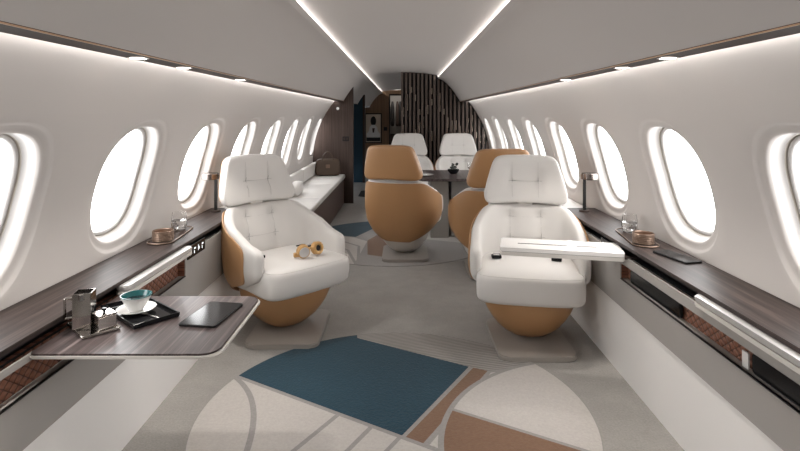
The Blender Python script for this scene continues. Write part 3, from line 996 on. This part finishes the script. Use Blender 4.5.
# ------------------------------------------------------------------ dining table
t = thing('dining_table', 'dark wood dining table between the tan seats and far white seats', 'table', (.60, 6.10, 0))
bm = bmesh.new(); add_prism(bm, rrect(-.66, .52, -.45, .45, .05), .640, .668, bev=.004); obj('tabletop', bm, M_WOODT, t)
obj('pedestal', box(-.30, -.10, -.28, .28, .001, .64, bev=.01), M_BASE, t)
obj('pedestal', box(-.07, .25, -.22, .22, .001, .64, bev=.01), M_GREY, t)
# things on it
t = thing('dinner_plate', 'white plate with a dark rim at left on the dining table', 'plate', (.22, 5.95, .668))
obj('dish', lathe([(0, .0), (.06, .0), (.115, .012), (.118, .016), (.11, .016), (.058, .006), (0, .006)], 32), M_PORC, t, True)
obj('folded_napkin', box(-.05, .05, -.035, .035, .007, .018, bev=.003), M_PORC, t)
t = thing('flower_bowl', 'small dark bowl with dark leaves on the right part of dining table', 'bowl', (.58, 6.15, .668)); t.scale = (.75, .75, .75)
obj('bowl', lathe([(0, 0), (.05, 0), (.085, .04), (.09, .07), (.082, .07), (.075, .04), (0, .02)], 28), M_BLACK, t, True)
bm = bmesh.new()
for k in range(16):
    a = random.uniform(0, 2*PI); r = random.uniform(.01, .06); h = random.uniform(.09, .16)
    superell(bm, .022, .010, .014, 1, 1, 10, 6, fn=lambda v, a=a, r=r, h=h: Matrix.Rotation(a, 3, 'Z') @ v+Vector((r*math.cos(a), r*math.sin(a), h)))
    add_tube(bm, [(0.3*r*math.cos(a), .3*r*math.sin(a), .02), (r*math.cos(a), r*math.sin(a), h)], .002, 5)
obj('leaves', bm, mat('dark_leaf', (.035, .04, .035), .5), t, True)
t = thing('wine_glass', 'clear stemmed glass beside the dark leaf bowl on dining table', 'glass', (.74, 5.86, .668))
obj('glass', lathe([(0, 0), (.032, 0), (.030, .003), (.004, .006), (.0035, .07), (.012, .078), (.030, .10), (.034, .13), (.028, .16), (.0265, .16), (.0325, .13), (.028, .101), (.010, .081), (0, .079)], 24), M_GLASS, t, True)

# ------------------------------------------------------------------ sofa
t = thing('sofa', 'long white cushioned bench sofa with brown base along the left wall', 'sofa', (-1.12, 6.38, 0))
obj('base', box(-.10, .225, -1.70, 1.70, 0, .385), M_SOFAF, t)
for k in range(3):
    y0 = -1.70+k*(3.40/3)
    bm = bmesh.new(); add_box(bm, -.225, .245, y0+.003, y0+3.4/3-.003, .386, .445, bev=.016, seg=3)
    obj('seat_cushion', bm, M_LEATHW, t, True)
for k in range(3):
    y0 = -1.70+k*(3.40/3)
    bm = bmesh.new()
    add_box(bm, -.03, .03, y0+.004, y0+3.4/3-.004, -.09, .09, bev=.02, seg=3)
    o = obj('back_cushion', bm, M_LEATHW, t, True); o.location = (-.205, 0, .545)
for dx, y in ((0, 6.0),):
    bm = bmesh.new(); superell(bm, .06, .19, .075, .7, .5, 32, 16)
    o = obj('throw_pillow', bm, M_LEATHW, None, True); o.location = (-1.20, y, .519)
    tag(o, 'small white pillow lying on the sofa against its back cushions', 'pillow')
t = thing('handbag', 'brown leather handbag with looped handles at far end of sofa', 'bag', (-1.11, 7.88, .446), math.radians(8))
bm = bmesh.new()
superell(bm, .19, .085, .125, .35, .4, 40, 20, fn=lambda v: Vector((v.x*(1-.10*(v.z+.125)/.25), v.y*(1-.45*(v.z+.125)/.25), v.z+.127)))
obj('body', bm, M_BROWNB, t, True)
for yy in (-.05, .05):
    bm = bmesh.new(); add_tube(bm, [(-.075*math.cos(a), yy*(1-.3*math.sin(a)), .22+.13*math.sin(a)) for a in [PI*k/16 for k in range(17)]], .007, 8)
    obj('handle', bm, M_BROWNB, t, True)
bm = bmesh.new(); add_box(bm, -.03, .03, -.082, -.07, .12, .17, bev=.004); obj('clasp', bm, M_COPG, t)

# ------------------------------------------------------------------ table lamps
def lamp(s, x, y, label):
    t = thing('table_lamp', label, 'lamp', (x, y, .684))
    obj('base', lathe([(0, 0), (.034, 0), (.034, .008), (.030, .011), (0, .011)], 28), M_BAND, t, True)
    obj('pole', box(-.010, .010, -.007, .007, .010, .225, bev=.002), M_BLACKM, t)
    hd = obj('lamp_head', lathe([(0, 0), (.052, 0), (.056, .004), (.056, .040), (.052, .044), (0, .044)], 36, loc=(s*.036, 0, .220)), M_BAND2, t, True)
    obj('diffuser', lathe([(0, -.002), (.038, -.002), (.038, .001), (0, .001)], 28, loc=(s*.036, 0, .220)), M_WHITE, hd, True)
lamp(1, 1.245, 3.66, 'slim dark reading lamp with metal head on the right ledge')
lamp(-1, -1.285, 3.66, 'slim dark reading lamp with metal head on the left ledge')

# ------------------------------------------------------------------ ledge trays with tumbler and bowl
def ledge_set(s, xa, ya, xb, yb, ang):
    sd = 'left' if s < 0 else 'right'
    cx, cy = (xa+xb)/2, (ya+yb)/2
    t = thing('serving_tray', f'thin rounded bronze tray under tumbler and copper bowl on {sd} ledge', 'tray', (cx, cy, .684), ang)
    bm = bmesh.new(); add_prism(bm, rrect(-.065, .065, -.22, .22, .06, 8), 0, .005, bev=.001); obj('tray_base', bm, M_BAND, t)
    bm = bmesh.new(); add_tube(bm, [(x, y, .006) for x, y in rrect(-.064, .064, -.219, .219, .059, 8)], .003, 6, True); obj('rim', bm, M_COPG, t, True)
    t = thing('copper_bowl', f'ribbed copper bowl on the tray on the {sd} ledge', 'bowl', (xa, ya, .6892))
    pr = [(0, 0), (.050, 0), (.053, .004)]
    for k in range(5): pr += [(.054, .006+k*.009), (.0525, .0105+k*.009)]
    pr += [(.054, .052), (.051, .054), (.048, .050), (.048, .010), (0, .008)]
    obj('bowl', lathe(pr, 40), M_COPG, t, True)
    obj('filling', lathe([(0, .034), (.0475, .034), (.0475, .009), (0, .009)], 30), mat('nut_filling', (.20, .10, .05), .7), t, True)
    t = thing('tumbler', f'clear faceted glass tumbler of water on the {sd} ledge tray', 'glass', (xb, yb, .6892))
    obj('glass', lathe([(0, 0), (.030, 0), (.036, .004), (.043, .035), (.042, .06), (.036, .100), (.0345, .100), (.0405, .06), (.0415, .035), (.034, .012), (0, .011)], 16), M_GLASS, t, True, 10)
    obj('water', lathe([(0, .0112), (.0335, .0125), (.0408, .035), (.0400, .055), (0, .055)], 16), mat('water', (.98, .98, .98), .02, trans=1.0, ior=1.33), t, True)
ledge_set(1, 1.235, 2.74, 1.275, 3.00, math.radians(-8))
ledge_set(-1, -1.26, 2.80, -1.285, 3.06, math.radians(5))

def slab(name, label, cat, loc, rz, w, l, h, bz=True):
    t = thing(name, label, cat, loc, rz)
    bm = bmesh.new(); add_prism(bm, rrect(-w/2, w/2, -l/2, l/2, min(w, l)*.08), 0.0006, h, bev=.0015); obj('body', bm, M_BLACKM, t)
    bm = bmesh.new(); add_prism(bm, rrect(-w/2+.003, w/2-.003, -l/2+.003, l/2-.003, min(w, l)*.06), h, h+.0006); obj('screen', bm, M_BLACK, t)
    return t
slab('smartphone', 'black phone lying on the right wood ledge', 'phone', (1.272, 2.48, .684), math.radians(14), .09, .215, .009)
slab('tablet', 'black tablet lying on the left pull-out table', 'tablet', (-.685, 1.915, .630), math.radians(-8), .135, .225, .007)

# tablets in the right pocket
def pocket(y0, y1, label, nm):
    t = thing(nm, label, 'tablet', (XC+.018, (y0+y1)/2, .505))
    h = (y1-y0)/2
    P = rrect(-h, h, 0.001, .068, .012)
    bm = bmesh.new()
    Mx = Matrix(((0, 0, 1, 0), (1, 0, 0, 0), (0, 1, 0, 0), (0, 0, 0, 1)))
    add_prism(bm, P, -.005, .006, bev=.001, M=Mx); obj('body', bm, M_BLACKM, t)
    bm = bmesh.new(); add_prism(bm, rrect(-h+.004, h-.004, .005, .064, .01), -.0056, -.005, M=Mx); obj('screen', bm, M_BLACK, t)
pocket(2.20, 2.68, 'black tablet standing in the right console pocket, farther one', 'tablet')
pocket(1.10, 1.745, 'black tablet standing in the right console pocket, nearer the camera', 'tablet')
o = obj('tag', box(-.004, .002, -.016, .016, .002, .056, bev=.001), M_PORC); o.location = (XC+.012, 1.775, .505)
tag(o, 'small pale card at the end of the nearer pocket tablet', 'card')

# ------------------------------------------------------------------ coffee things on the left table
ZT = .630
t = thing('steel_tray', 'small polished steel tray under the square coffee pot', 'tray', (-1.045, 1.80, ZT), math.radians(-43))
bm = bmesh.new(); add_box(bm, -.082, .082, -.058, .058, .0006, .006, bev=.002); obj('tray_base', bm, M_CHROME, t)
bm = bmesh.new(); add_tube(bm, [(x, y, .008) for x, y in rrect(-.081, .081, -.057, .057, .006, 3)], .003, 6, True); obj('rim', bm, M_CHROME, t, True)
t = thing('coffee_pot', 'tall square polished steel coffee pot with a side handle', 'pot', (-1.07, 1.79, ZT+.0064), math.radians(14))
bm = bmesh.new()
PM = Matrix.Diagonal((.78, .78, .80, 1))
add_box(bm, -.036, .036, -.036, -.033, 0, .150); add_box(bm, -.036, .036, .033, .036, 0, .150)
add_box(bm, -.036, -.033, -.036, .036, 0, .150); add_box(bm, .033, .036, -.036, .036, 0, .150); add_box(bm, -.036, .036, -.036, .036, 0, .004)
bmesh.ops.transform(bm, matrix=PM, verts=bm.verts[:]); obj('body', bm, M_CHROME, t)
obj('dark_inside', box(-.025, .025, -.025, .025, .095, .099), M_BLACK, t)  # black plate stands in for the shaded inside of the open pot
bm = bmesh.new(); add_tube(bm, [(-.034, 0, .125), (-.072, 0, .125), (-.074, 0, .122), (-.074, 0, .045), (-.072, 0, .042), (-.034, 0, .042)], .006, 8)
bmesh.ops.transform(bm, matrix=PM, verts=bm.verts[:]); obj('handle', bm, M_CHROME, t, True)
bm = bmesh.new(); add_prism(bm, [(-.012, -.036), (.012, -.036), (0, -.056)], .125, .149); bmesh.ops.transform(bm, matrix=PM, verts=bm.verts[:]); obj('spout', bm, M_CHROME, t)
t = thing('sugar_box', 'small square steel sugar box with a dark knob', 'box', (-1.0, 1.785, ZT+.0064), math.radians(-40))
obj('body', box(-.029, .029, -.029, .029, 0, .046, bev=.002), M_CHROME, t)
ld_ = obj('lid', box(-.030, .030, -.030, .030, .0465, .052, bev=.002), M_CHROME, t)
obj('knob', lathe([(0, .052), (.004, .052), (.004, .056), (.008, .060), (.007, .066), (0, .067)], 16), M_BLACK, ld_, True)

t = thing('black_tray', 'square-rimmed black tray under the cup and saucer', 'tray', (-.955, 1.935, ZT), math.radians(-41))
bm = bmesh.new()
add_box(bm, -.140, .140, -.078, .078, .0006, .005)
obj('tray_base', bm, M_BLACK, t)
bm = bmesh.new()
for a in ((-.142, .142, -.080, -.075), (-.142, .142, .075, .080), (-.142, -.137, -.075, .075), (.137, .142, -.075, .075), (-.085, -.081, -.075, .075), (-.137, -.085, -.002, .002)):
    add_box(bm, a[0], a[1], a[2], a[3], .005, .016, bev=.001)
obj('rim', bm, M_BLACK, t)
obj('compartment_liner', box(-.135, -.087, .004, .073, .0052, .007), M_PORC, t)
t = thing('saucer', 'white saucer on the black tray', 'saucer', (-.965, 1.93, ZT+.0055))
obj('saucer', lathe([(0, 0), (.03, 0), (.060, .012), (.066, .015), (.066, .017), (.060, .0155), (.028, .005), (0, .005)], 40), M_PORC, t, True)
t = thing('coffee_cup', 'white cup with a teal glazed inside on the saucer', 'cup', (-.965, 1.93, ZT+.0112))
obj('cup_body', lathe([(0, 0), (.022, 0), (.024, .006), (.034, .02), (.047, .043), (.0525, .056), (.0515, .0575), (.0505, .0565)], 40), M_PORC, t, True)
ins = obj('glazed_inside', lathe([(.0528, .0555), (.0528, .058), (.050, .058), (.044, .042), (.032, .020), (0, .010)], 40), M_TEALG, t, True)
obj('coffee', lathe([(0, .040), (.0425, .040), (.0425, .0385), (0, .0385)], 40), M_COFFEE, t, True)
t = thing('teaspoon', 'steel teaspoon lying on the black tray by the saucer', 'spoon', (-.885, 1.885, ZT+.006), math.radians(60))
bm = bmesh.new(); superell(bm, .009, .015, .002, 1, 1, 16, 8, fn=lambda v: v+Vector((0, .045, .003))); obj('spoon_bowl', bm, M_CHROME, t, True)
bm = bmesh.new(); add_tube(bm, [(0, .032, .003), (0, -.05, .002)], .002, 6); obj('handle', bm, M_CHROME, t, True)

# ------------------------------------------------------------------ headphones on the left seat
ang = math.radians(39)
def seatL_pt(x, y, z): 
    c, s_ = math.cos(ang), math.sin(ang); return (-.76+x*c-y*s_, 3.39+x*s_+y*c, z)
t = thing('headphones', 'tan leather headphones with silver cups lying on the left seat', 'headphones', (-.575, 3.30, .470), math.radians(20))
def cup(name, loc, rot, par):
    o = obj(name, lathe([(0, 0), (.034, 0), (.040, .006), (.040, .014), (.036, .02), (.040, .024), (.040, .036), (.032, .042), (.022, .040), (.018, .030), (0, .030)], 32, M=Matrix.Translation((0, 0, -.02))), [M_GOLD], par, True)
    o.location = loc; o.rotation_euler = rot
    c = obj('cup_face', lathe([(0, -.003), (.030, -.002), (.032, .0), (.032, .002), (0, .002)], 32, M=Matrix.Translation((0, 0, -.021))), M_SILVER, o, True)
    c2 = obj('ear_pad_opening', lathe([(0, .031), (.0175, .031), (.0175, .0315), (0, .032)], 24, M=Matrix.Translation((0, 0, -.02))), M_BLACKM, o, True)
    return o
cup('ear_cup', (-.045, -.02, .042), (math.radians(-82), 0, math.radians(10)), t)
cup('ear_cup', (.050, .035, .042), (math.radians(80), 0, math.radians(28)), t)
bm = bmesh.new(); add_tube(bm, [(-.045+.0*k, -.02+.0*k, .04) if k == 0 else (-.045+.095*k/14, -.02+.055*k/14+.07*math.sin(PI*k/14), .045-.012*math.sin(PI*k/14)) for k in range(15)], .008, 8)
obj('headband', bm, M_GOLD, t, True)
o = obj('leather_cube', box(-.016, .016, -.012, .012, 0, .026, bev=.004), M_GOLD); o.location = (-.655, 3.27, .476)
o.rotation_euler = (0, 0, .5)
tag(o, 'tiny tan leather case beside the headphones on left seat', 'case')

# ------------------------------------------------------------------ camera, world, colour
cam = bpy.data.cameras.new('camera'); co = bpy.data.objects.new('camera', cam); COL.objects.link(co)
co.location = (0, 0, 1.35); co.rotation_euler = (PI/2, 0, 0)
cam.sensor_width = 36; cam.lens = 24; cam.shift_x = -.00375; cam.shift_y = -.1388; cam.clip_start = .02
S.camera = co
w = bpy.data.worlds.new('World'); S.world = w; w.use_nodes = True
w.node_tree.nodes['Background'].inputs[0].default_value = (.9, .95, 1, 1)
w.node_tree.nodes['Background'].inputs[1].default_value = 1.0
S.view_settings.view_transform = 'Standard'; S.view_settings.look = 'None'; S.view_settings.gamma = 1
S.view_settings.use_curve_mapping = False
S.view_settings.exposure = 0.75
S.cycles.max_bounces = 10; S.cycles.diffuse_bounces = 6; S.cycles.glossy_bounces = 4; S.cycles.transmission_bounces = 8
S.cycles.use_denoising = True
S.cycles.sample_clamp_indirect = 6
